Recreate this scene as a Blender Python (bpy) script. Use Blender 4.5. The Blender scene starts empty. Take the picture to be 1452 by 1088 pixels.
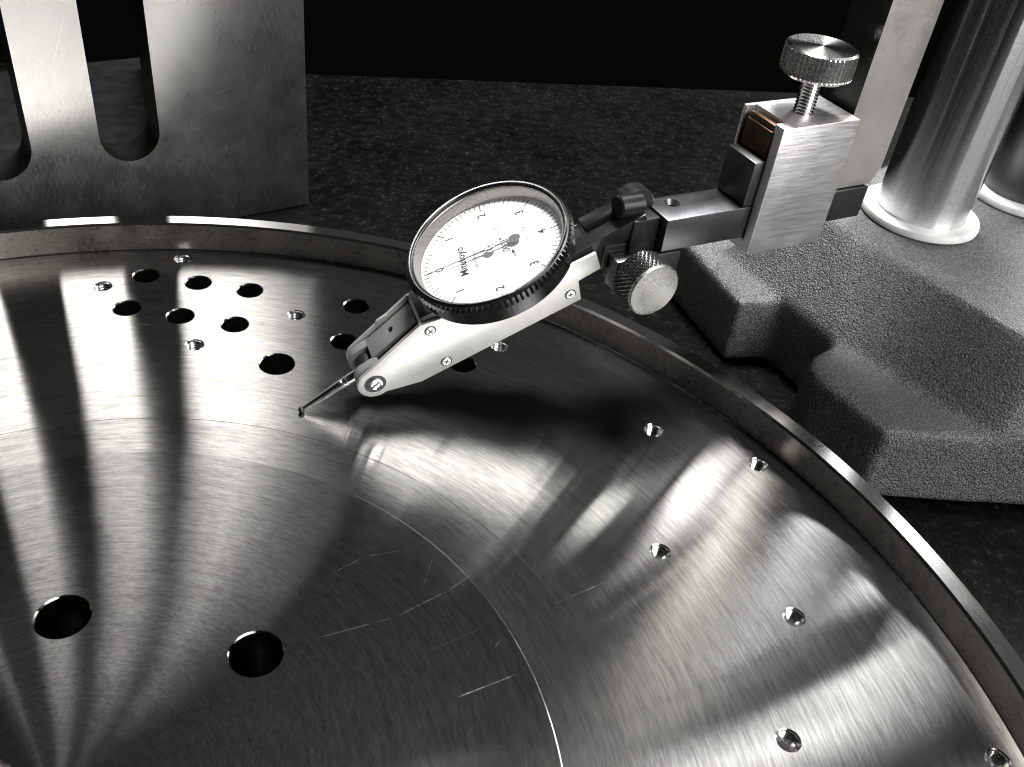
import bpy, bmesh, math, random
from mathutils import Vector, Matrix
R = math.radians
MM = 0.001
random.seed(7)
scene = bpy.context.scene
COL = scene.collection

# ------------------------------------------------------------------ camera
PITCH, ROLL = R(38.291), R(7.880)
fwd = Vector((0, math.cos(PITCH), -math.sin(PITCH)))
rgt0 = Vector((1, 0, 0)); up0 = rgt0.cross(fwd)
rgt = math.cos(ROLL) * rgt0 + math.sin(ROLL) * up0
up = -math.sin(ROLL) * rgt0 + math.cos(ROLL) * up0
cd = bpy.data.cameras.new('camera'); cam = bpy.data.objects.new('camera', cd); COL.objects.link(cam)
m = Matrix((rgt, up, -fwd)).transposed().to_4x4()
m.translation = Vector((62.32, -72.02, 154.66)) * MM
cam.matrix_world = m
cd.sensor_fit = 'HORIZONTAL'; cd.sensor_width = 36; cd.lens = 36 * 1356.48 / 1452
cd.clip_start = 0.005; cd.clip_end = 50
scene.camera = cam

# ------------------------------------------------------------------ world and lamps
w = bpy.data.worlds.new('World'); scene.world = w; w.use_nodes = True
w.node_tree.nodes['Background'].inputs[0].default_value = (0.9, 0.95, 1.0, 1)
w.node_tree.nodes['Background'].inputs[1].default_value = 0.002
def lamp(name, loc, target, sx, sy, power, col=(1, 0.993, 0.98)):
    l = bpy.data.lights.new(name, 'AREA'); l.shape = 'RECTANGLE'; l.size = sx; l.size_y = sy
    l.energy = power; l.color = col
    o = bpy.data.objects.new(name, l); COL.objects.link(o); o.location = loc
    o.rotation_euler = (Vector(target) - Vector(loc)).to_track_quat('-Z', 'Y').to_euler()
    return o
for nm, az, wd in (('window_lamp_wide', 136, .84), ('window_lamp_narrow', 113, .70)):       # tall window behind and right of the camera, two panes, two tiers
    for tier, zc, hh, rad in (('lower', .55, .80, 5.6), ('upper', 1.42, .90, 13.0)):
        lamp(nm + '_' + tier, (1.95 * math.sin(R(az)), 1.95 * math.cos(R(az)), zc), (0, 0.1, .05), wd, hh, rad * math.pi * wd * hh)
lamp('ceiling_lamp_back', (1.05, 1.85, 1.9), (0, 0.1, 0), 0.35, 1.2, 9)
lamp('added_fill_lamp_side', (2.0, 1.0, 2.0), (0, 0.1, 0), 1.2, 1.0, 2.2)  # added fill, no real fixture: lifts the disc's right side to grey
lamp('added_sheen_lamp_back', (1.75, 1.85, 0.95), (0.1, 0.1, 0), 1.1, 0.6, 58)  # added lamp, no real window: gives sheen to base tops and granite
lamp('ceiling_lamp_over', (0.1, 0.75, 2.05), (0, 0.1, 0), 0.6, 0.4, 128)
vs = scene.view_settings
vs.view_transform = 'Standard'; vs.look = 'None'; vs.exposure = 0; vs.gamma = 1
scene.cycles.filter_width = 1.1
scene.cycles.use_denoising = True
scene.cycles.sample_clamp_indirect = 4.0
scene.cycles.use_adaptive_sampling = False

# ------------------------------------------------------------------ materials
MATS = {}
class NT:
    """small node-tree writer"""
    def __init__(s, name):
        s.m = bpy.data.materials.new(name); s.m.use_nodes = True
        s.t = s.m.node_tree; s.n = s.t.nodes; s.b = s.n['Principled BSDF']; MATS[name] = s.m
    def new(s, typ, **kw):
        x = s.n.new(typ)
        for k, v in kw.items(): setattr(x, k, v)
        return x
    def put(s, sock, v):
        if hasattr(v, 'is_output') or isinstance(v, bpy.types.NodeSocket): s.t.links.new(v, sock)
        else: sock.default_value = v
    def math(s, op, a, b=0.0, c=0.0, clamp=False):
        x = s.new('ShaderNodeMath', operation=op, use_clamp=clamp)
        s.put(x.inputs[0], a); s.put(x.inputs[1], b)
        if len(x.inputs) > 2: s.put(x.inputs[2], c)
        return x.outputs[0]
    def vmath(s, op, a, b=None):
        x = s.new('ShaderNodeVectorMath', operation=op); s.put(x.inputs[0], a)
        if b is not None: s.put(x.inputs[1], b)
        return x.outputs['Value'] if op in ('LENGTH', 'DISTANCE', 'DOT_PRODUCT') else x.outputs[0]
    def noise(s, vec, scale, detail=3, rough=.55):
        x = s.new('ShaderNodeTexNoise'); s.put(x.inputs['Vector'], vec); x.inputs['Scale'].default_value = scale
        x.inputs['Detail'].default_value = detail; x.inputs['Roughness'].default_value = rough
        return x.outputs[0]
    def voro(s, vec, scale, feature='F1'):
        x = s.new('ShaderNodeTexVoronoi', feature=feature); s.put(x.inputs['Vector'], vec); x.inputs['Scale'].default_value = scale
        return x
    def rng(s, v, a, b, c, d, clamp=True):
        x = s.new('ShaderNodeMapRange'); x.clamp = clamp; s.put(x.inputs[0], v)
        for i, k in enumerate((a, b, c, d)): s.put(x.inputs[i + 1], k)
        return x.outputs[0]
    def mix(s, f, a, b):
        x = s.new('ShaderNodeMix', data_type='RGBA'); s.put(x.inputs[0], f); s.put(x.inputs[6], a); s.put(x.inputs[7], b)
        return x.outputs[2]
    def comb(s, x, y, z):
        n = s.new('ShaderNodeCombineXYZ')
        for i, k in enumerate((x, y, z)): s.put(n.inputs[i], k)
        return n.outputs[0]
    def sep(s, v):
        n = s.new('ShaderNodeSeparateXYZ'); s.put(n.inputs[0], v); return n.outputs
    def obj(s): return s.new('ShaderNodeTexCoord').outputs['Object']
    def bump(s, h, strength, dist, prev=None):
        x = s.new('ShaderNodeBump'); s.put(x.inputs['Strength'], strength); x.inputs['Distance'].default_value = dist
        s.put(x.inputs['Height'], h)
        if prev is not None: s.put(x.inputs['Normal'], prev)
        return x.outputs[0]
    def set(s, **kw):
        nm = dict(color='Base Color', metal='Metallic', rough='Roughness', aniso='Anisotropic', tangent='Tangent', normal='Normal',
                  spec='Specular IOR Level', coat='Coat Weight', coatr='Coat Roughness')
        for k, v in kw.items(): s.put(s.b.inputs[nm[k]], v)

def scratch_mask(t, P, segs):
    """union of thin straight scratches, each ((x0,y0),(x1,y1),half width, strength) in mm on the plate"""
    tot = None
    x, y, _ = t.sep(P)
    for (x0, y0), (x1, y1), hw, st in segs:
        L = math.hypot(x1 - x0, y1 - y0); dx, dy = (x1 - x0) / L, (y1 - y0) / L
        px = t.math('SUBTRACT', x, x0 * MM); py = t.math('SUBTRACT', y, y0 * MM)
        al = t.math('ADD', t.math('MULTIPLY', px, dx), t.math('MULTIPLY', py, dy))
        ac = t.math('ABSOLUTE', t.math('SUBTRACT', t.math('MULTIPLY', px, -dy), t.math('MULTIPLY', py, -dx)))
        across = t.rng(ac, hw * MM, hw * MM * .3, 0, st)
        end = t.rng(t.math('ABSOLUTE', t.math('SUBTRACT', al, L * MM / 2)), L * MM * .5, L * MM * .3, 0, 1)
        k = t.math('MULTIPLY', across, end)
        tot = k if tot is None else t.math('MAXIMUM', tot, k)
    return tot

def turned_steel(name, color, rough, aniso, grain=1.0, segs=(), contrast=.4, haze=.018):
    """lathe-turned steel: Beckmann gloss blurred across the grooves, short arc-shaped grain"""
    t = NT(name); P = t.obj(); x, y, z = t.sep(P)
    flat = t.comb(x, y, 0.0); r = t.vmath('LENGTH', flat); th = t.math('ARCTAN2', y, x)
    radial = t.vmath('NORMALIZE', flat)
    arc = t.comb(t.math('MULTIPLY', r, 2300.0), t.math('MULTIPLY', th, 22.0), 0.0)
    n1 = t.noise(arc, 1.0, 4, .7)
    n2 = t.noise(t.comb(t.math('MULTIPLY', r, 900.0), t.math('MULTIPLY', th, 4.0), 3.0), 1.0, 3)
    n3 = t.noise(P, 60.0, 3)
    speck = t.rng(t.noise(P, 700.0, 2), .72, .76, 0, 1)
    k = t.math('ADD', t.math('MULTIPLY', n1, .65), t.math('MULTIPLY', n2, .35))
    ro = t.math('ADD', rough, t.rng(n3, .35, .7, -.012, .02))
    ro = t.math('ADD', ro, t.math('MULTIPLY', speck, .05))
    col = t.mix(t.rng(k, .38, .62, 0, 1), [c * (1 - contrast) for c in color] + [1], [min(1, c * (1 + .25 * contrast)) for c in color] + [1])
    if segs:
        sm = scratch_mask(t, P, segs)
        sm = t.math('MULTIPLY', sm, t.rng(t.noise(P, 500.0, 2), .35, .6, .25, 1))
        sm = t.math('MULTIPLY', sm, .6); ro = t.math('ADD', ro, t.math('MULTIPLY', sm, .5))
        col = t.mix(sm, col, (.95, .95, .93, 1))
    nrm = t.bump(n1, .10 * grain, .00006); nrm = t.bump(n2, .06 * grain, .0002, nrm)
    g = t.new('ShaderNodeBsdfAnisotropic', distribution='BECKMANN')
    t.put(g.inputs['Color'], col); t.put(g.inputs['Roughness'], ro); t.put(g.inputs['Anisotropy'], -aniso)
    t.put(g.inputs['Tangent'], radial); t.put(g.inputs['Normal'], nrm)
    g2 = t.new('ShaderNodeBsdfAnisotropic', distribution='GGX')
    t.put(g2.inputs['Color'], col); g2.inputs['Roughness'].default_value = .5; t.put(g2.inputs['Normal'], nrm)
    mx = t.new('ShaderNodeMixShader'); mx.inputs[0].default_value = haze
    t.t.links.new(g.outputs[0], mx.inputs[1]); t.t.links.new(g2.outputs[0], mx.inputs[2])
    t.t.links.new(mx.outputs[0], t.n['Material Output'].inputs[0]); t.n.remove(t.b)
    return t.m

SCR = [((-28, 137), (-34, 122), .16, .4), ((-27, 134), (-31, 125), .16, .35), ((-30, 134), (-33, 127), .2, .3), ((-38, 127), (-33, 128), .16, .5),
       ((-22, 133), (-24, 126), .25, .4), ((-27, 155), (-28, 150), .25, .7), ((74, 52), (88, 62), .12, .4), ((72, 60), (74, 74), .10, .3)]
SCR2 = [((31, 37), (46, 45), .16, .8), ((46, 45), (55, 53), .16, .8), ((55, 53), (62, 61), .16, .7), ((30, 52), (37, 59), .13, .45), ((37, 59), (44, 62), .12, .4),
        ((52, 37), (64, 46), .14, .5), ((60, 29), (71, 36), .17, .8), ((66, 41), (67, 43.5), .25, .6), ((63, 58), (66, 61), .2, .9),
        ((-24, 78), (-15, 80), .5, .35), ((-25, 76), (-13, 78.5), .4, .3), ((62, 21), (65, 25), .1, .3), ((50, 52), (51, 62), .1, .3)]
turned_steel('turned_steel_floor', (.53, .525, .512), .155, .72, .25, SCR)
turned_steel('turned_steel_band', (.44, .436, .426), .16, .72, .25)
turned_steel('turned_steel_hub', (.35, .347, .341), .165, .76, .25, SCR2, .42, .014)
turned_steel('turned_steel_rim', (.80, .79, .77), .18, .3, .2, (), .15)

def metal(name, color, rough, aniso=0.0, tan=None, stretch=None, sc=2500, bump=.1, var=.12, dist=.00008, rv=.06):
    t = NT(name); P = t.obj()
    v = P if stretch is None else t.vmath('MULTIPLY', P, stretch)
    n1 = t.noise(v, sc, 4, .6); n2 = t.noise(P, 90, 4)
    ro = t.math('ADD', t.rng(n1, .3, .7, rough - rv, rough + rv), t.rng(n2, .3, .7, -.03, .04))
    col = t.mix(t.rng(n2, .3, .7, 0, 1), [c * (1 - var) for c in color] + [1], list(color) + [1])
    t.set(color=col, metal=1.0, rough=ro, normal=t.bump(n1, bump, dist))
    if aniso: t.set(aniso=aniso)
    if tan: t.set(tangent=t.comb(*tan))
    return t
t = metal('ground_steel', (.45, .444, .434), .33, 0, None, (1, 1, .12), 2600, .22, .10)
x, y, z = t.sep(t.obj()); base_in = t.b.inputs['Base Color']; src = base_in.links[0].from_socket
nick = scratch_mask(t, t.comb(x, z, 0.0), [((-31.5, 46), (-25, 47.6), .18, .8), ((-46, 37), (-26, 42.5), .14, .45), ((-48, 33), (-24, 38), .12, .3), ((-62, 70), (-50, 72), .12, .3), ((-78, 60), (-72, 75), .1, .3), ((-20, 62), (-17, 64), .12, .5)])
t.put(base_in, t.mix(nick, src, (.95, .95, .94, 1)))
metal('brushed_clamp', (.90, .885, .885), .42, 0, None, (.10, 1, 1), 1500, .5, .08, .00012)
metal('satin_silver', (.66, .655, .64), .40, 0, None, (.35, 1, 1), 2200, .45, .16).set(metal=.7)
metal('bright_steel', (.88, .87, .86), .18, 0, None, None, 2000, .05, .06)
def chrome():
    t = NT('chrome'); P = t.obj()
    n1 = t.noise(t.vmath('MULTIPLY', P, (.25, .25, 1)), 2500, 3, .6)
    g = t.new('ShaderNodeBsdfAnisotropic', distribution='BECKMANN')
    t.put(g.inputs['Color'], t.mix(t.rng(n1, .35, .65, 0, 1), (.74, .74, .76, 1), (.88, .88, .90, 1))); t.put(g.inputs['Roughness'], .2)
    t.put(g.inputs['Anisotropy'], -.84); t.put(g.inputs['Tangent'], t.comb(0.0, 0.0, 1.0))
    t.t.links.new(g.outputs[0], t.n['Material Output'].inputs[0]); t.n.remove(t.b)
chrome()
metal('jaw_steel', (.80, .775, .735), .46, 0, None, None, 3000, .15, .06)
metal('bronze', (.16, .105, .07), .40, 0, None, None, 1200, .2, .4)
def dark(name, color, rough, sc=2200, bump=.15, spec=.5, dist=.00006):
    t = NT(name); P = t.obj(); n1 = t.noise(P, sc, 3); n2 = t.noise(P, 140, 4)
    col = t.mix(t.rng(n2, .3, .7, 0, 1), [c * .7 for c in color] + [1], list(color) + [1])
    t.set(color=col, rough=t.rng(n2, .3, .7, rough - .06, rough + .06), normal=t.bump(n1, bump, dist), spec=spec)
    return t
dark('black_oxide_and_shade', (.010, .010, .011), .32, spec=.35)  # real black finish; also paints shade on arm, angle plate and its foot
metal('grey_oxide', (.13, .13, .137), .36, 0, None, None, 2600, .12, .15)
metal('dial_ring', (.30, .29, .28), .34)
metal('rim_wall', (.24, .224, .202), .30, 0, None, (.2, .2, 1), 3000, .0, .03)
metal('knob_face', (.60, .595, .58), .30, 0, None, None, 1500, .15, .3)
dark('dovetail_grey', (.15, .15, .155), .40)
dark('gloss_black', (.006, .006, .007), .24, spec=.5, bump=.03)
dark('slab_grey', (.30, .29, .27), .42)
dark('ring_white', (.80, .80, .78), .35, bump=.05)
dark('dial_white', (.85, .85, .845), .5, bump=0.0)
dark('ink', (.02, .02, .022), .6, bump=0.0)
dark('ink_pale', (.24, .26, .30), .6, bump=0.0)
dark('pointer_grey', (.10, .10, .10), .45, bump=0.0)
def cast():
    t = NT('cast_paint'); P = t.obj()
    v1 = t.voro(P, 1900).outputs['Distance']; n1 = t.noise(P, 2300, 3, .65); n2 = t.noise(P, 22, 4); n4 = t.noise(P, 240, 3)
    h = t.math('ADD', t.math('ADD', t.math('MULTIPLY', v1, -.7), t.math('MULTIPLY', n1, 1.1)), t.math('MULTIPLY', n4, 1.2))
    col = t.mix(t.rng(n1, .42, .64, 0, 1), (.010, .010, .0102, 1), (.19, .19, .194, 1))  # pale speckle: specular glints of the rough paint put into the colour
    col = t.mix(t.rng(n2, .35, .65, 0, .35), col, (.03, .03, .03, 1))
    t.set(color=col, rough=t.rng(n2, .3, .7, .30, .46), normal=t.bump(h, .8, .0004), spec=.6)
cast()
def granite():
    t = NT('granite'); P = t.obj()
    n1 = t.noise(P, 240, 5, .7); n2 = t.noise(P, 600, 3, .6); n3 = t.noise(P, 30, 3)
    base = t.mix(t.rng(n1, .42, .68, 0, 1), (.0004, .0004, .0005, 1), (.0028, .0028, .0032, 1))
    fleck = t.math('MULTIPLY', t.rng(n2, .54, .72, 0, 1), t.rng(n1, .46, .62, 0, 1))
    col = t.mix(fleck, base, (.022, .022, .025, 1))
    h = t.math('ADD', n1, t.math('MULTIPLY', n2, .4))
    t.set(color=col, rough=t.rng(n3, .3, .7, .36, .50), normal=t.bump(h, .4, .0008), spec=.07)
granite()
def glass():
    t = NT('crystal'); nt = t.t
    tr = t.new('ShaderNodeBsdfTransparent'); gl = t.new('ShaderNodeBsdfGlossy'); gl.inputs['Roughness'].default_value = .02
    fr = t.new('ShaderNodeFresnel'); fr.inputs[0].default_value = 1.3
    mx = t.new('ShaderNodeMixShader'); nt.links.new(fr.outputs[0], mx.inputs[0]); nt.links.new(tr.outputs[0], mx.inputs[1]); nt.links.new(gl.outputs[0], mx.inputs[2])
    nt.links.new(mx.outputs[0], t.n['Material Output'].inputs[0]); t.n.remove(t.b)
glass()

# ------------------------------------------------------------------ mesh helpers (all in mm)
def finish(name, bm, mat, parent=None, angle=32, smooth=True):
    bmesh.ops.remove_doubles(bm, verts=bm.verts, dist=1e-5)
    bmesh.ops.recalc_face_normals(bm, faces=bm.faces)
    bmesh.ops.scale(bm, vec=(MM, MM, MM), verts=bm.verts)
    me = bpy.data.meshes.new(name); bm.to_mesh(me); bm.free()
    me.materials.append(MATS[mat])
    if smooth:
        me.polygons.foreach_set('use_smooth', [True] * len(me.polygons)); me.set_sharp_from_angle(angle=R(angle))
    o = bpy.data.objects.new(name, me); COL.objects.link(o)
    if parent is not None: o.parent = parent
    return o
def box(bm, x0, x1, y0, y1, z0, z1, bev=0.0, seg=2):
    return prism(bm, [(x0, y0), (x1, y0), (x1, y1), (x0, y1)], z0, z1, bev, seg)
def prism(bm, poly, z0, z1, bev=0.0, seg=2, M=None):
    b = bmesh.new()
    lo = [b.verts.new((x, y, z0)) for x, y in poly]; hi = [b.verts.new((x, y, z1)) for x, y in poly]
    n = len(poly); b.faces.new(lo[::-1]); b.faces.new(hi)
    for i in range(n): b.faces.new((lo[i], lo[(i + 1) % n], hi[(i + 1) % n], hi[i]))
    bmesh.ops.recalc_face_normals(b, faces=b.faces)
    if bev: bmesh.ops.bevel(b, geom=[e for e in b.edges if e.calc_face_angle(0) > R(25)], offset=bev, segments=seg, affect='EDGES', profile=.5)
    if M is not None: b.transform(M)
    me = bpy.data.meshes.new('tmp'); b.to_mesh(me); b.free(); bm.from_mesh(me); bpy.data.meshes.remove(me)
def lathe(bm, prof, seg=64, M=None, rmod=None, close=False):
    """profile (r, z) revolved about z; rmod(angle, i) scales the radius of ring i"""
    b = bmesh.new(); rings = []
    for i, (r, z) in enumerate(prof):
        if r < 1e-6: rings.append([b.verts.new((0, 0, z))]); continue
        ring = []
        for k in range(seg):
            a = 2 * math.pi * k / seg; rr = r if rmod is None else r + rmod(k, i)
            ring.append(b.verts.new((rr * math.cos(a), rr * math.sin(a), z)))
        rings.append(ring)
    pairs = list(zip(rings, rings[1:])) + ([(rings[-1], rings[0])] if close else [])
    for A, B in pairs:
        for k in range(seg):
            j = (k + 1) % seg
            if len(A) == 1 and len(B) == 1: continue
            if len(A) == 1: b.faces.new((A[0], B[j], B[k]))
            elif len(B) == 1: b.faces.new((A[k], A[j], B[0]))
            else: b.faces.new((A[k], A[j], B[j], B[k]))
    bmesh.ops.recalc_face_normals(b, faces=b.faces)
    if M is not None: b.transform(M)
    me = bpy.data.meshes.new('tmp'); b.to_mesh(me); b.free(); bm.from_mesh(me); bpy.data.meshes.remove(me)
def axis(p, d, x=None):
    """matrix that puts local z along d at p"""
    d = Vector(d).normalized(); q = d.to_track_quat('Z', 'Y').to_matrix().to_4x4(); q.translation = Vector(p); return q
def cyl(bm, p0, p1, r0, r1=None, seg=40, ch=0.0):
    r1 = r0 if r1 is None else r1; p0 = Vector(p0); p1 = Vector(p1); L = (p1 - p0).length
    pr = [(0, 0), (r0 - ch, 0), (r0, ch), (r1, L - ch), (r1 - ch, L), (0, L)] if ch else [(0, 0), (r0, 0), (r1, L), (0, L)]
    lathe(bm, pr, seg, axis(p0, p1 - p0))
def empty(name, label, cat, M=None, group=None):
    o = bpy.data.objects.new(name, None); COL.objects.link(o); o.empty_display_size = .01
    if M is not None: o.matrix_world = M
    o['label'] = label; o['category'] = cat
    if group: o['group'] = group
    return o
def evaluated(o):
    dg = bpy.context.evaluated_depsgraph_get(); dg.update()
    me = bpy.data.meshes.new_from_object(o.evaluated_get(dg)); return me
def cut(o, cutter):
    md = o.modifiers.new('cut', 'BOOLEAN'); md.operation = 'DIFFERENCE'; md.solver = 'EXACT'; md.object = cutter
    me = evaluated(o); o.modifiers.clear(); old = o.data; o.data = me; bpy.data.meshes.remove(old)
    me.polygons.foreach_set('use_smooth', [True] * len(me.polygons)); me.set_sharp_from_angle(angle=R(32))
def text_bm(bm, s, size, M, align='CENTER', squeeze=1.0):
    c = bpy.data.curves.new('t', 'FONT'); c.body = s; c.size = size; c.align_x = align; c.align_y = 'CENTER'; c.resolution_u = 3; c.offset = .018 * size
    o = bpy.data.objects.new('t', c); COL.objects.link(o)
    me = evaluated(o); b = bmesh.new(); b.from_mesh(me)
    b.transform(M @ Matrix.Diagonal((squeeze, 1, 1, 1)))
    bpy.data.meshes.remove(me); me = bpy.data.meshes.new('t'); b.to_mesh(me); b.free(); bm.from_mesh(me); bpy.data.meshes.remove(me)
    bpy.data.objects.remove(o); bpy.data.curves.remove(c)

ZT = -20.0                                   # top of the granite, mm (z = 0 is the turned floor of the disc)

# ------------------------------------------------------------------ granite surface plate
bm = bmesh.new()
d15 = (math.cos(R(15)), math.sin(R(15)))
bx, by = 55.0, 389.0
poly = [(bx - 500 * d15[0], by - 500 * d15[1]), (bx - 500 * d15[0] + 520 * d15[1], by - 500 * d15[1] - 520 * d15[0]),
        (bx + 500 * d15[0] + 520 * d15[1], by + 500 * d15[1] - 520 * d15[0]), (bx + 500 * d15[0], by + 500 * d15[1])]
prism(bm, poly, ZT - 80, ZT, 1.5)
g = finish('surface_plate', bm, 'granite'); g['kind'] = 'structure'

# ------------------------------------------------------------------ turned steel disc
disc = empty('turned_disc', 'large round turned steel disc with raised rim and drilled holes on black granite', 'disc', Matrix.Translation((0, 0, ZT * MM)))
def dz(z): return z - ZT
SEG = 360
bm = bmesh.new()
lathe(bm, [(169.9, dz(.0)), (170.0, dz(.3)), (170.1, dz(8.1)), (170.6, dz(8.7)), (174.5, dz(8.7)), (175, dz(8.2)), (175, .6), (174.4, .0), (169.9, 0)], SEG, close=True)
rim = finish('rim', bm, 'turned_steel_rim', disc)
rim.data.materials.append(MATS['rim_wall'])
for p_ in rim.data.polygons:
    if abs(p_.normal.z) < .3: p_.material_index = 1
BIG = [(-15.1, 34.7), (22.1, 32.5)]
MID = [(-44.1, 149.7), (-29.3, 149.8), (-14.5, 149.5), (-43, 133.4), (-28.4, 133.2), (-13.5, 132.8), (15.9, 149.1), (16.3, 132), (48.6, 129.4)]
LARGE = [(1.9, 118.6)]
SMALL = [(-37.6, 160.8), (-53, 141.8), (1, 140.8), (-20.5, 121.7), (57.5, 139.5), (99.3, 113), (125, 105.4), (99.4, 72.2), (127.1, 59.3), (121.7, 30.2), (161.2, 32.1)]
def cutter_obj(holes):
    bm = bmesh.new()
    for (x, y), r, c, z in holes:
        lathe(bm, [(0, -5), (r, -5), (r, dz(z - c)), (r + c, dz(z)), (r + c + .5, dz(z + .5)), (0, dz(z + .5))], 40, Matrix.Translation((x, y, 0)))
    o = finish('cutter', bm, 'turned_steel_floor', disc); bpy.context.view_layer.update(); return o
bm = bmesh.new()
lathe(bm, [(94.5, 0), (169.9, 0), (169.9, dz(0)), (94.5, dz(0))], SEG, close=True)
floor = finish('floor', bm, 'turned_steel_floor', disc)
c = cutter_obj([(p, 3.45, .3, 0) for p in MID] + [(p, 4.35, .25, 0) for p in LARGE] + [(p, 2.25, .22, 0) for p in SMALL])
bpy.context.view_layer.update(); cut(floor, c); bpy.data.objects.remove(c)
bm = bmesh.new()
lathe(bm, [(82.4, 0), (94.49, 0), (94.49, dz(-.06)), (82.4, dz(-.06))], SEG, close=True)
finish('band', bm, 'turned_steel_band', disc)
bm = bmesh.new()
lathe(bm, [(0, 0), (82.39, 0), (82.39, dz(.3)), (82.1, dz(.6)), (0, dz(.6))], SEG)
hub = finish('hub', bm, 'turned_steel_hub', disc)
hub.data.materials.append(MATS['bright_steel'])
for p_ in hub.data.polygons:
    if .2 < p_.normal.z < .97: p_.material_index = 1  # glint of the step edge put in as a brighter steel colour
c = cutter_obj([(p, 4.85, .3, .6) for p in BIG]); bpy.context.view_layer.update(); cut(hub, c); bpy.data.objects.remove(c)
bm = bmesh.new(); pr = []; z = dz(-.6)
while z > 6: pr += [(2.24, z), (1.85, z - .4)]; z -= .8
lathe(bm, pr, 24)
th = finish('thread', bm, 'bright_steel', disc, 20)
th.location = (SMALL[0][0] * MM, SMALL[0][1] * MM, 0)
for x, y in SMALL[1:]:
    o = th.copy(); COL.objects.link(o); o.location = (x * MM, y * MM, 0)

# ------------------------------------------------------------------ angle plate (steel block with slots)
PH = R(38)
AP = Matrix.Rotation(PH, 4, 'Z'); AP.translation = Vector((-20.45, 237.95, ZT)) * MM
ap = empty('angle_plate', 'tall ground steel angle plate with vertical slots standing behind the disc', 'angle plate', AP)
AH, AT = 245, 13
bm = bmesh.new()
out = [(-150, 0), (0, 0), (0, AH), (-150, AH)]
b = bmesh.new()
def slotpts(cx, zb, r):
    pts = []
    for k in range(25):
        a = math.pi + math.pi * k / 24; pts.append((cx + r * math.cos(a), zb + r + r * math.sin(a)))
    pts += [(cx + r, AH - 30), (cx - r, AH - 30)]
    return pts
bm = bmesh.new()
prism(bm, out, -AT, 0, .5, 2, Matrix.Rotation(R(90), 4, 'X'))
web = finish('front_plate', bm, 'ground_steel', ap)
bm = bmesh.new()
for cx in (-59.3, -97.3, -131): prism(bm, slotpts(cx, 27.5, 9.2), -AT - 2, 2, 0, 1, Matrix.Rotation(R(90), 4, 'X'))
c = finish('cutter', bm, 'ground_steel', ap); bpy.context.view_layer.update(); cut(web, c); bpy.data.objects.remove(c)
web.data.materials.append(MATS['black_oxide_and_shade'])
for p_ in web.data.polygons: p_.material_index = 1 if p_.normal.y > -.5 else 0  # shade of edges and slot walls put into the colour, kills their bright reflection
bm = bmesh.new(); box(bm, -150, 0, AT + .02, 120, 0, 14, .5); finish('foot_plate', bm, 'black_oxide_and_shade', ap)  # black colour stands in for the shade seen through the slots
for x in (-120, -20):
    bm = bmesh.new(); prism(bm, [(0, 14.02), (95, 14.02), (95, 26), (14, 190), (0, 190)], 0, 12, .5, 2, Matrix.Translation((x - 6, AT + .02, 0)) @ Matrix(((0, 0, 1, 0), (1, 0, 0, 0), (0, 1, 0, 0), (0, 0, 0, 1))))
    finish('gusset', bm, 'black_oxide_and_shade', ap)

# ------------------------------------------------------------------ frame of the height gauge: u right, w back, z up
TH = R(32)
def GF(u, v, z):
    M = Matrix.Rotation(TH, 4, 'Z'); M.translation = M.to_3x3() @ (Vector((u, -v, z)) * MM); return M
class Loc:
    """local builder: converts gauge coordinates (u, v, z) into the local frame of a thing"""
    def __init__(s, u, v, z): s.o = (u, v, z); s.M = GF(u, v, z)
    def p(s, u, v, z): return (u - s.o[0], -(v - s.o[1]), z - s.o[2])
    def box(s, bm, u0, u1, v0, v1, z0, z1, bev=.3):
        a = s.p(u0, v1, z0); b_ = s.p(u1, v0, z1); box(bm, a[0], b_[0], a[1], b_[1], a[2], b_[2], bev)
    def poly(s, pts): return [s.p(u, v, 0)[:2] for u, v in pts]

# height gauge
L = Loc(262, -77, ZT)
hg = empty('height_gauge', 'height gauge with dark grey cast base and chromed columns at the right', 'height gauge', L.M)
def loft(bm, polys):
    b = bmesh.new(); rings = [[b.verts.new(L.p(u, v, z)) for u, v in pts] for z, pts in polys]
    n = len(rings[0]); b.faces.new(rings[0]); b.faces.new(rings[-1])
    for A, B in zip(rings, rings[1:]):
        for i in range(n): b.faces.new((A[i], A[(i + 1) % n], B[(i + 1) % n], B[i]))
    bmesh.ops.recalc_face_normals(b, faces=b.faces)
    me = bpy.data.meshes.new('tmp'); b.to_mesh(me); b.free(); bm.from_mesh(me); bpy.data.meshes.remove(me)
bm = bmesh.new()
low = [(213, -108), (214, -53.5), (225, -4.8), (300, 33), (375, 33), (375, -147), (318, -142), (288, -119)]
mid = [(214, -107), (215, -53.5), (226, -4.8), (300, 32), (375, 32), (375, -146), (318, -141), (288, -118)]
top = [(228.6, -99), (229.5, -78), (238.5, -9), (300, 22), (370, 22), (370, -138), (320, -133), (290, -111)]
loft(bm, [(ZT + .2, low), (3, mid), (25, top)])
led = [(198.5, -17.8), (228, -3), (228, -60), (213, -54.5), (203, -52.5), (197.8, -48.5), (196.6, -43)]
led2 = [(199.7, -18.6), (228, -4.3), (228, -60), (214, -54), (203.4, -51.8), (198.6, -48), (197.6, -43)]
loft(bm, [(ZT + .2, led), (3, led2)])
bos = [(200.4, -80.6), (219.3, -74.8), (232, -95), (232, -135), (206, -128)]
bos2 = [(201.6, -82.3), (218.0, -77.2), (232, -98), (232, -135), (207.4, -128)]
loft(bm, [(ZT + .2, bos), (2, bos2)])
base = finish('base', bm, 'cast_paint', hg, 60)
rm = base.modifiers.new('r', 'REMESH'); rm.mode = 'VOXEL'; rm.voxel_size = .0009; rm.use_smooth_shade = True
sm = base.modifiers.new('s', 'SMOOTH'); sm.factor = .5; sm.iterations = 28
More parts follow.
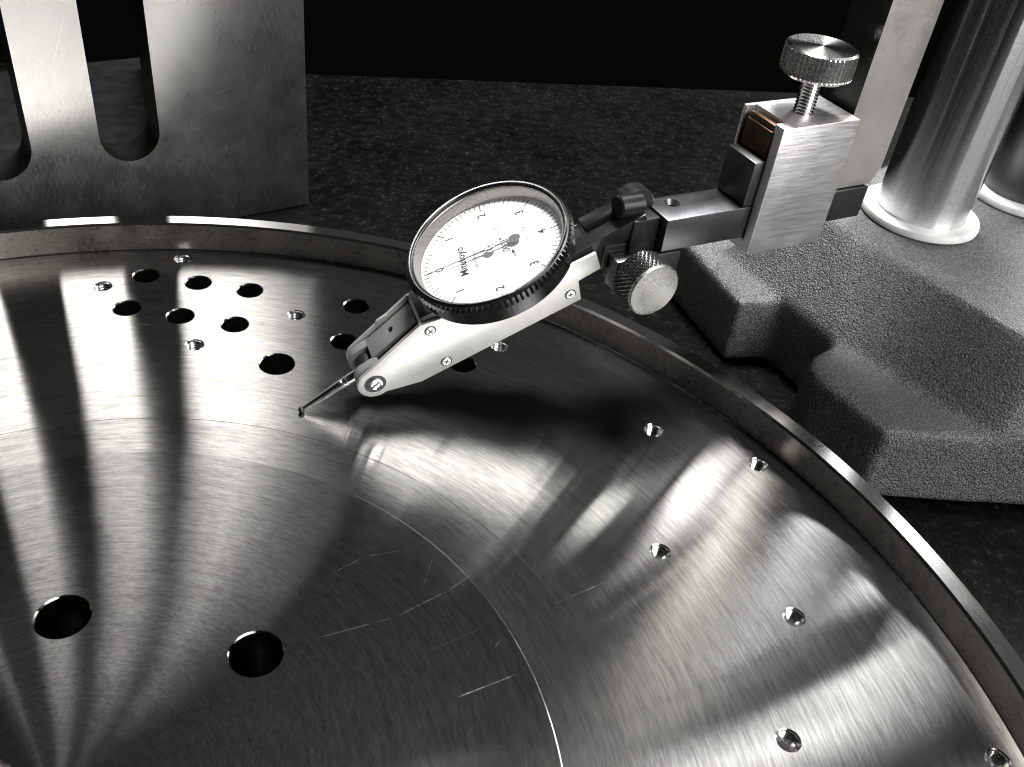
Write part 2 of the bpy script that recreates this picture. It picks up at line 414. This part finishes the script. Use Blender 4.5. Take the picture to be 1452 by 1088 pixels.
bpy.context.view_layer.update(); me = evaluated(base); base.modifiers.clear(); base.data = me
me.polygons.foreach_set('use_smooth', [True] * len(me.polygons))
for i, (u, v) in enumerate([(260, -77), (308, -77)]):
    p = L.p(u, v, 0); T = Matrix.Translation((p[0], p[1], 25 - ZT))
    bm = bmesh.new(); lathe(bm, [(13.4, 0), (17.3, 0), (17.9, .5), (18.0, 1.4), (17.6, 2.3), (16.9, 2.7), (13.4, 2.7)], 96, T); finish('column_ring', bm, 'ring_white', hg)
    bm = bmesh.new(); lathe(bm, [(0, .05), (13.35, .05), (13.35, 7.5), (13.6, 8.4), (13.6, 260), (13, 260.6), (0, 260.6)], 96, T)
    finish('column', bm, 'chrome' if i == 0 else 'grey_oxide', hg)
    if i == 1:
        bm = bmesh.new()
        for k in range(60): box(bm, -3, 3, -.5, .5, 0, 0)
        bm.free(); bm = bmesh.new()
        for k in range(66):
            box(bm, p[0] - 12.6, p[0] - 4.5, p[1] - 13.2, p[1] - 11.2, 25 - ZT + 12 + k * 1.5, 25 - ZT + 12.75 + k * 1.5)
        finish('rack', bm, 'grey_oxide', hg)
bm = bmesh.new()
L.box(bm, 169.6, 197.8, -71.0, -60.2, 50.15, 61.8, .4); finish('jaw', bm, 'grey_oxide', hg)
bm = bmesh.new()
q = [(197.9, 235), (214.9, 235), (214.9, 54.5), (212.6, 50.2), (197.9, 50.2)]
prism(bm, [(x - L.o[0], z - L.o[2]) for x, z in q], 0, 12, .35, 2, Matrix.Translation((0, L.p(0, -61.2, 0)[1] + 12, 0)) @ Matrix.Rotation(R(90), 4, 'X'))
arm = finish('slider_arm', bm, 'jaw_steel', hg)
arm.data.materials.append(MATS['black_oxide_and_shade'])
for p_ in arm.data.polygons:
    if p_.normal.y > -.6: p_.material_index = 1  # sides turned from the light: their shade put in as black colour
bm = bmesh.new(); L.box(bm, 216, 335, -97, -61.5, 185, 235, 2); finish('carriage', bm, 'black_oxide_and_shade', hg)

# ------------------------------------------------------------------ clamp box on the jaw
L = Loc(184, -65, 38)
cl = empty('clamp', 'brushed steel clamp box with knurled thumbscrew on top gripping the black holder bar', 'clamp', L.M)
bm = bmesh.new(); L.box(bm, 172.4, 196.3, -72.3, -57.2, 38, 71.3, .35); cb = finish('clamp_body', bm, 'brushed_clamp', cl)
bm = bmesh.new(); L.box(bm, 160, 210, -71.35, -59.8, 41.1, 69.2, 0)
c = finish('cutter', bm, 'brushed_clamp', cl); bpy.context.view_layer.update(); cut(cb, c); bpy.data.objects.remove(c)
bm = bmesh.new(); L.box(bm, 160, 175.4, -71.0, -60.2, 60, 75, 0)
c = finish('cutter', bm, 'brushed_clamp', cl); bpy.context.view_layer.update(); cut(cb, c); bpy.data.objects.remove(c)
bm = bmesh.new(); L.box(bm, 172.6, 195.5, -70.2, -60.9, 62.3, 68.9, 0.2)
L.box(bm, 172.9, 174.8, -70.2, -60.9, 62.6, 70.6, .8); finish('pressure_shoe', bm, 'bronze', cl)
ts = Matrix.Translation(L.p(184.0, -64.3, 71.3))
bm = bmesh.new(); pr = [(0, -3)]; z = -3
while z < 9.0: pr += [(2.0, z), (2.45, z + .4)]; z += .8
pr += [(2.0, 9.3), (0, 9.3)]
lathe(bm, pr, 32, ts); finish('screw_shank', bm, 'bright_steel', cl, 50)
def knurl(n, d):
    return lambda k, i: -d if (k // 3) % 2 else 0.0
bm = bmesh.new()
NK = 48
def km(k, i): return (-.7 if (k % 4) in (2, 3) else 0.0) if 3 <= i <= 4 else 0.0
lathe(bm, [(0, 9.2), (7.6, 9.2), (8.3, 9.8), (8.45, 10.0), (8.45, 15.2), (8.3, 15.5), (7.7, 15.9), (0, 15.9)], NK * 4, ts, km)
kn = finish('screw_head', bm, 'bright_steel', cl, 12)
t = metal('turned_knob', (.82, .81, .79), .26, .85, None, None, 2500, .1, .06)
P = t.obj(); x, y, z = t.sep(P)
kx, ky, _ = L.p(184.0, -64.3, 0)
rad = t.vmath('NORMALIZE', t.comb(t.math('SUBTRACT', x, kx * MM), t.math('SUBTRACT', y, ky * MM), 0.0))
vt = t.new('ShaderNodeVectorTransform', vector_type='VECTOR', convert_from='OBJECT', convert_to='WORLD'); t.put(vt.inputs[0], rad)
t.set(tangent=vt.outputs[0]); kn.data.materials[0] = MATS['turned_knob']

# ------------------------------------------------------------------ indicator holder: bar, swivel, knurled knob
L = Loc(150, -65, 38)
ih = empty('indicator_holder', 'black square holder bar with swivel joint and cross knurled knob beside the dial', 'holder', L.M)
bm = bmesh.new(); L.box(bm, 147.5, 211.5, -70.9, -60.2, 41.4, 50.0, .3); bar = finish('bar', bm, 'grey_oxide', ih)
bm = bmesh.new(); p = L.p(153.6, -67.5, 0)
lathe(bm, [(0, 5), (1.1, 5), (1.1, 10.8), (2.0, 12.0), (2.6, 13), (0, 13)], 32, Matrix.Translation((p[0], p[1], 0)))
c = finish('cutter', bm, 'grey_oxide', ih); bpy.context.view_layer.update(); cut(bar, c); bpy.data.objects.remove(c)
bm = bmesh.new(); L.box(bm, 139.8, 147.3, -71.5, -62.6, 38.5, 49.6, .5)
cyl(bm, L.p(143.6, -71.8, 49.6), L.p(143.6, -67.8, 49.6), 5.2, ch=.4); finish('swivel_block', bm, 'black_oxide_and_shade', ih)
bm = bmesh.new(); cyl(bm, L.p(136.6, -66.2, 52.0), L.p(143.2, -66.2, 52.0), 2.75, ch=.35); finish('pivot_pin', bm, 'black_oxide_and_shade', ih)
bm = bmesh.new(); L.box(bm, 133.6, 145.6, -68, -63.8, 37.0, 43.3, .3); finish('clamp_jaw', bm, 'black_oxide_and_shade', ih)
bm = bmesh.new(); L.box(bm, 135.0, 153.2, -63.6, -59.6, 33.5, 41.2, .35); finish('clamp_jaw', bm, 'grey_oxide', ih)
bm = bmesh.new(); cyl(bm, L.p(141, -63, 37.1), L.p(141, -59, 37.1), 3.2); finish('knob_collar', bm, 'bright_steel', ih)
# cross-knurled knob: diamond grid displaced radially
bm = bmesh.new(); N, K = 144, 30
b = bmesh.new(); rings = []
for j in range(K + 1):
    z = .5 + 6.6 * j / K; ring = []
    for k in range(N):
        a = 2 * math.pi * k / N
        f1 = (k / N * 36 + j / K * 4.2) % 1; f2 = (k / N * 36 - j / K * 4.2) % 1
        d = max(0, abs(f1 - .5) * 2, abs(f2 - .5) * 2)
        rr = 6.75 - (.42 if d > .72 else 0.0)
        ring.append(b.verts.new((rr * math.cos(a), rr * math.sin(a), z)))
    rings.append(ring)
for A, B in zip(rings, rings[1:]):
    for k in range(N): b.faces.new((A[k], A[(k + 1) % N], B[(k + 1) % N], B[k]))
b.transform(axis(L.p(141.0, -59.4, 37.1), (0, -1, 0))); me = bpy.data.meshes.new('t'); b.to_mesh(me); b.free(); bm.from_mesh(me)
finish('knurled_grip', bm, 'black_oxide_and_shade', ih, 20)
bm = bmesh.new(); lathe(bm, [(0, 0), (6.2, 0), (6.45, .5), (6.45, 7.0), (6.75, 7.1), (6.75, 7.4), (6.4, 7.75), (0, 7.75)], 72, axis(L.p(141.0, -59.4, 37.1), (0, -1, 0))); finish('knob_core', bm, 'knob_face', ih)

# ------------------------------------------------------------------ dial test indicator (a to the stylus, s to the viewer, n out of the dial)
a_ = Vector((-.8155, -.3514, -.4599)); s_ = Vector((.4336, -.8972, -.0835)); n_ = Vector((-.3833, -.2675, .8841))
a_.normalize(); s_ = (s_ - a_ * s_.dot(a_)).normalized(); n_ = a_.cross(s_)
DM = Matrix((a_, s_, n_)).transposed().to_4x4(); DM.translation = Vector((53.38, 117.13, 42.65)) * MM
di = empty('dial_test_indicator', 'dial test indicator with white round dial and black knurled bezel, its stylus touching the disc', 'dial indicator', DM)
# bezel
NB = 96
def bz(k, i): return (-.85 if (k % 4) in (0, 1, 2) else 0.0) if 4 <= i <= 5 else 0.0
bm = bmesh.new()
lathe(bm, [(17.4, -3.4), (18.6, -3.4), (19.1, -3.0), (19.1, .55), (20.0, .9), (20.0, 2.4), (19.3, 3.0), (18.9, 3.1), (18.75, 3.45), (18.45, 3.45), (18.3, 3.1), (18.02, 3.0), (17.96, 2.6), (17.96, 2.0), (17.3, -.4)], NB * 4, None, bz)
finish('bezel', bm, 'gloss_black', di, 12)
bm = bmesh.new(); lathe(bm, [(18.82, 3.2), (18.7, 3.62), (18.52, 3.62), (18.42, 3.2)], 160); finish('bezel_ring', bm, 'bright_steel', di)
bm = bmesh.new(); lathe(bm, [(17.94, 2.4), (17.92, 2.82), (17.72, 2.82), (17.6, 2.5), (16.98, .2), (17.2, .1)], 160); finish('inner_ring', bm, 'dial_ring', di)
bm = bmesh.new(); lathe(bm, [(0, -.4), (17.3, -.4), (17.3, .0), (0, .0)], 160); finish('dial_face', bm, 'dial_white', di)
bm = bmesh.new(); lathe(bm, [(0, 2.75), (9, 2.72), (17.6, 2.55)], 96); finish('crystal', bm, 'crystal', di)
# print on the dial: frame with x to the reader's right, y towards 0
rot = R(-10)
PM = Matrix.Rotation(rot, 4, 'Z') @ Matrix(((0, 1, 0, 0), (-1, 0, 0, 0), (0, 0, 1, 0), (0, 0, 0, 1)))   # x_text = -s, y_text = +a
def on(x, y, z=.03): return PM @ Matrix.Translation((x, y, z))
bm = bmesh.new()
for k in range(80):
    an = 2 * math.pi * k / 80; ln = 2.3 if k % 10 == 0 else (1.9 if k % 5 == 0 else 1.3)
    wd = .13 if k % 10 == 0 else .09
    M_ = PM @ Matrix.Rotation(an, 4, 'Z')
    prism(bm, [(-wd, 16.6 - ln), (wd, 16.6 - ln), (wd, 16.6), (-wd, 16.6)], .015, .03, 0, 1, M_)
finish('scale_ticks', bm, 'ink', di)
bm = bmesh.new()
for i, sx in enumerate('01234321'):
    an = 2 * math.pi * i / 8; text_bm(bm, sx, 2.9, on(-12.5 * math.sin(an), 12.5 * math.cos(an)), squeeze=.85)
finish('numerals', bm, 'ink', di)
bm = bmesh.new(); text_bm(bm, 'Mitutoyo', 2.75, on(0, 7.0), squeeze=.95); text_bm(bm, '.0001"', 2.5, on(.2, -3.6), squeeze=.85)
prism(bm, [(-.12, 0), (.12, 0), (.12, 1.5), (-.12, 1.5)], .02, .03, 0, 1, on(-4.6, -5.2, 0) @ Matrix.Rotation(R(-80), 4, 'Z'))
prism(bm, [(-.55, 1.4), (.55, 1.4), (0, 2.7)], .02, .03, 0, 1, on(-4.6, -5.2, 0) @ Matrix.Rotation(R(-80), 4, 'Z'))
finish('lettering', bm, 'ink', di)
bm = bmesh.new(); text_bm(bm, 'MADE IN JAPAN', 1.0, on(0, 3.9)); text_bm(bm, 'No.513-4', 1.3, on(1.2, -8.6)); text_bm(bm, '15', 2.0, on(6.2, -2.6), squeeze=.8)
pts = [(-8.4, 1.2), (-4.2, .8), (-3.6, .1), (-4.0, -1.2), (-5.2, -1.4), (-8.2, -.6), (-8.9, -.9), (-8.6, 1.4), (-4.6, 2.4)]
for p0, p1 in zip(pts, pts[1:]):
    d = Vector(p1) - Vector(p0); M_ = on(p0[0], p0[1], 0) @ Matrix.Rotation(math.atan2(d.y, d.x), 4, 'Z')
    prism(bm, [(0, -.05), (d.length, -.05), (d.length, .05), (0, .05)], .015, .028, 0, 1, M_)
finish('small_print', bm, 'ink_pale', di)
# pointer and its boss
bm = bmesh.new()
pa = math.atan2(-2.0, 15.7); PR = Matrix.Rotation(pa, 4, 'Z')
prism(bm, [(-4.6, -.17), (2, -.26), (6, -.13), (15.6, -.045), (15.6, .045), (6, .13), (2, .26), (-4.6, .17)], .75, .88, 0, 1, PR)
prism(bm, [(-6.0 + 1.45 * math.cos(k * .3927), 1.25 * math.sin(k * .3927)) for k in range(16)], .74, .89, 0, 1, PR)
finish('pointer', bm, 'pointer_grey', di)
bm = bmesh.new(); lathe(bm, [(0, .03), (.7, .03), (.7, .6), (1.15, .65), (1.25, .8), (1.25, 1.3), (1.0, 1.5), (.35, 1.5), (.3, 1.2), (0, 1.2)], 40); finish('pointer_boss', bm, 'bright_steel', di)
# body between the side plates
def sprism(bm, pts, s0, s1, bev=.25):
    """outline (a, n) extruded from s0 to s1"""
    prism(bm, pts, -s1, -s0, bev, 2, Matrix(((1, 0, 0, 0), (0, 0, -1, 0), (0, 1, 0, 0), (0, 0, 0, 1))))
def arc(c, r, a0, a1, n=12): return [(c[0] + r * math.cos(R(a0 + (a1 - a0) * k / n)), c[1] + r * math.sin(R(a0 + (a1 - a0) * k / n))) for k in range(n + 1)]
bm = bmesh.new()
sprism(bm, [(-14, -21.2), (29, -21.2), (36, -18.8), (36, -11.5), (21.5, -6.2), (21.5, -3.9), (-14, -3.9)], -4.9, 4.9, .2); finish('body', bm, 'grey_oxide', di)
outl = [(-14.4, -21.9), (28.8, -21.7)] + arc((38.4, -15.0), 4.2, -104, 62, 16) + [(22.2, -4.9), (17.5, -6.0), (-14.4, -6.0), (-14.4, -10.2), (-21.6, -10.4), (-21.4, -15.6), (-15.4, -16.0)]
for s0, s1 in ((5.0, 5.9), (-5.9, -5.0)):
    bm = bmesh.new(); sprism(bm, outl, s0, s1, .18); finish('side_plate', bm, 'satin_silver', di, 40)
bm = bmesh.new(); lathe(bm, [(12, -3.95), (17.6, -3.95), (17.6, -3.3), (12, -3.3)], 96, close=True); finish('bezel_seat', bm, 'black_oxide_and_shade', di)
# screws on the near plate
for (a, n), rot_ in zip(((20.8, -7.9), (21.2, -19.3), (-12.4, -18.6)), (20, 50, 80)):
    M_ = Matrix.Translation((a, 5.9, n)) @ Matrix.Rotation(R(-90), 4, 'X') @ Matrix.Rotation(R(rot_), 4, 'Z')
    bm = bmesh.new(); lathe(bm, [(0, -.3), (1.18, -.3), (1.18, .12), (1.0, .3), (0, .3)], 32, M_); sc = finish('screw', bm, 'satin_silver', di)
    bm = bmesh.new(); lathe(bm, [(1.2, .02), (1.42, .02), (1.42, .05), (1.2, .05)], 32, M_, close=True)
    for q_ in (0, 90): prism(bm, [(-.75, -.14), (.75, -.14), (.75, .14), (-.75, .14)], .28, .33, 0, 1, M_ @ Matrix.Rotation(R(q_), 4, 'Z'))
    finish('screw_recess', bm, 'ink', di).parent = sc
M_ = Matrix.Translation((38.4, 5.9, -15.0)) @ Matrix.Rotation(R(-90), 4, 'X') @ Matrix.Rotation(R(15), 4, 'Z')
bm = bmesh.new(); lathe(bm, [(0, -.6), (1.7, -.6), (1.9, .1), (1.75, .5), (1.3, .62), (1.1, .45), (0, .45)], 40, M_); pv = finish('pivot_screw', bm, 'bright_steel', di)
bm = bmesh.new(); lathe(bm, [(1.9, .02), (2.65, .02), (2.65, .08), (1.9, .08)], 40, M_, close=True); prism(bm, [(-1.1, -.2), (1.1, -.2), (1.1, .2), (-1.1, .2)], .42, .5, 0, 1, M_); finish('pivot_recess', bm, 'gloss_black', di).parent = pv
# front dovetail block, yoke, rear dovetail
bm = bmesh.new()
sprism(bm, [(22.6, -9.8), (36.2, -13.8), (36.2, -10.3), (22.6, -6.0)], -4.1, 2.6, .25)
sprism(bm, [(22.6, -10.2), (35.6, -14.2), (35.6, -12.1), (22.6, -7.9)], 2.4, 4.6, .2)
fd = finish('front_dovetail', bm, 'dovetail_grey', di, 30)
bm = bmesh.new(); nn_ = Vector((.30, 0, .954)); lathe(bm, [(0, -2), (.85, -2), (.85, .35), (0, .35)], 24, axis((29.3, -1.0, -8.25), nn_)); c = finish('cutter', bm, 'grey_oxide', di)
bpy.context.view_layer.update(); cut(fd, c); bpy.data.objects.remove(c)
bm = bmesh.new()
for s0, s1 in ((-4.6, -2.1), (2.1, 4.6)):
    sprism(bm, [(35, -18.5), (38.4, -18.9)] + arc((38.4, -14.6), 4.1, -80, 70, 12) + [(35, -10.3)], s0, s1, .3)
finish('yoke', bm, 'dovetail_grey', di, 30)
bm = bmesh.new(); cyl(bm, (38.4, -2.0, -14.6), (38.4, 2.0, -14.6), 2.9, ch=.3); finish('pivot_barrel', bm, 'black_oxide_and_shade', di)
bm = bmesh.new(); sprism(bm, [(18.2, -9.5), (22.4, -9.5), (22.4, -5.8), (21.5, -4.2), (18.2, -3.7)], -4.6, 4.6, .35); finish('front_block', bm, 'satin_silver', di, 30)
bm = bmesh.new(); sprism(bm, [(24, -10), (32.6, -12.5), (33.2, -9.8), (31.6, -7.6), (25, -6.6)], -5.9, -4.9, .3); finish('far_lug', bm, 'satin_silver', di)
bm = bmesh.new(); sprism(bm, [(-15, -13.6), (-15, -8.9), (-36, -8.9), (-36, -13.6)], -4.2, 3.8, .3); sprism(bm, [(-22, -9.0), (-22, -7.3), (-36, -7.3), (-36, -9.0)], -4.2, -.6, .25); finish('rear_dovetail', bm, 'black_oxide_and_shade', di, 30)
# stylus
p0 = Vector((41.0, 0, -15.0)); p1 = Vector((57.9, 0, -17.15)); T = axis(p0, p1 - p0); LN = (p1 - p0).length
bm = bmesh.new(); lathe(bm, [(0, 0), (1.25, 0), (1.3, 3.0), (1.12, 3.15), (1.12, 3.5), (1.3, 3.65), (1.3, 4.2), (1.08, 4.4), (1.08, 4.7), (1.22, 4.9), (.52, LN - 1.2), (.42, LN), (0, LN)], 36, T)
st = finish('stylus', bm, 'bright_steel', di)
bm = bmesh.new(); bmesh.ops.create_uvsphere(bm, u_segments=28, v_segments=16, radius=.8, matrix=Matrix.Translation(p1)); finish('contact_ball', bm, 'gloss_black', st)
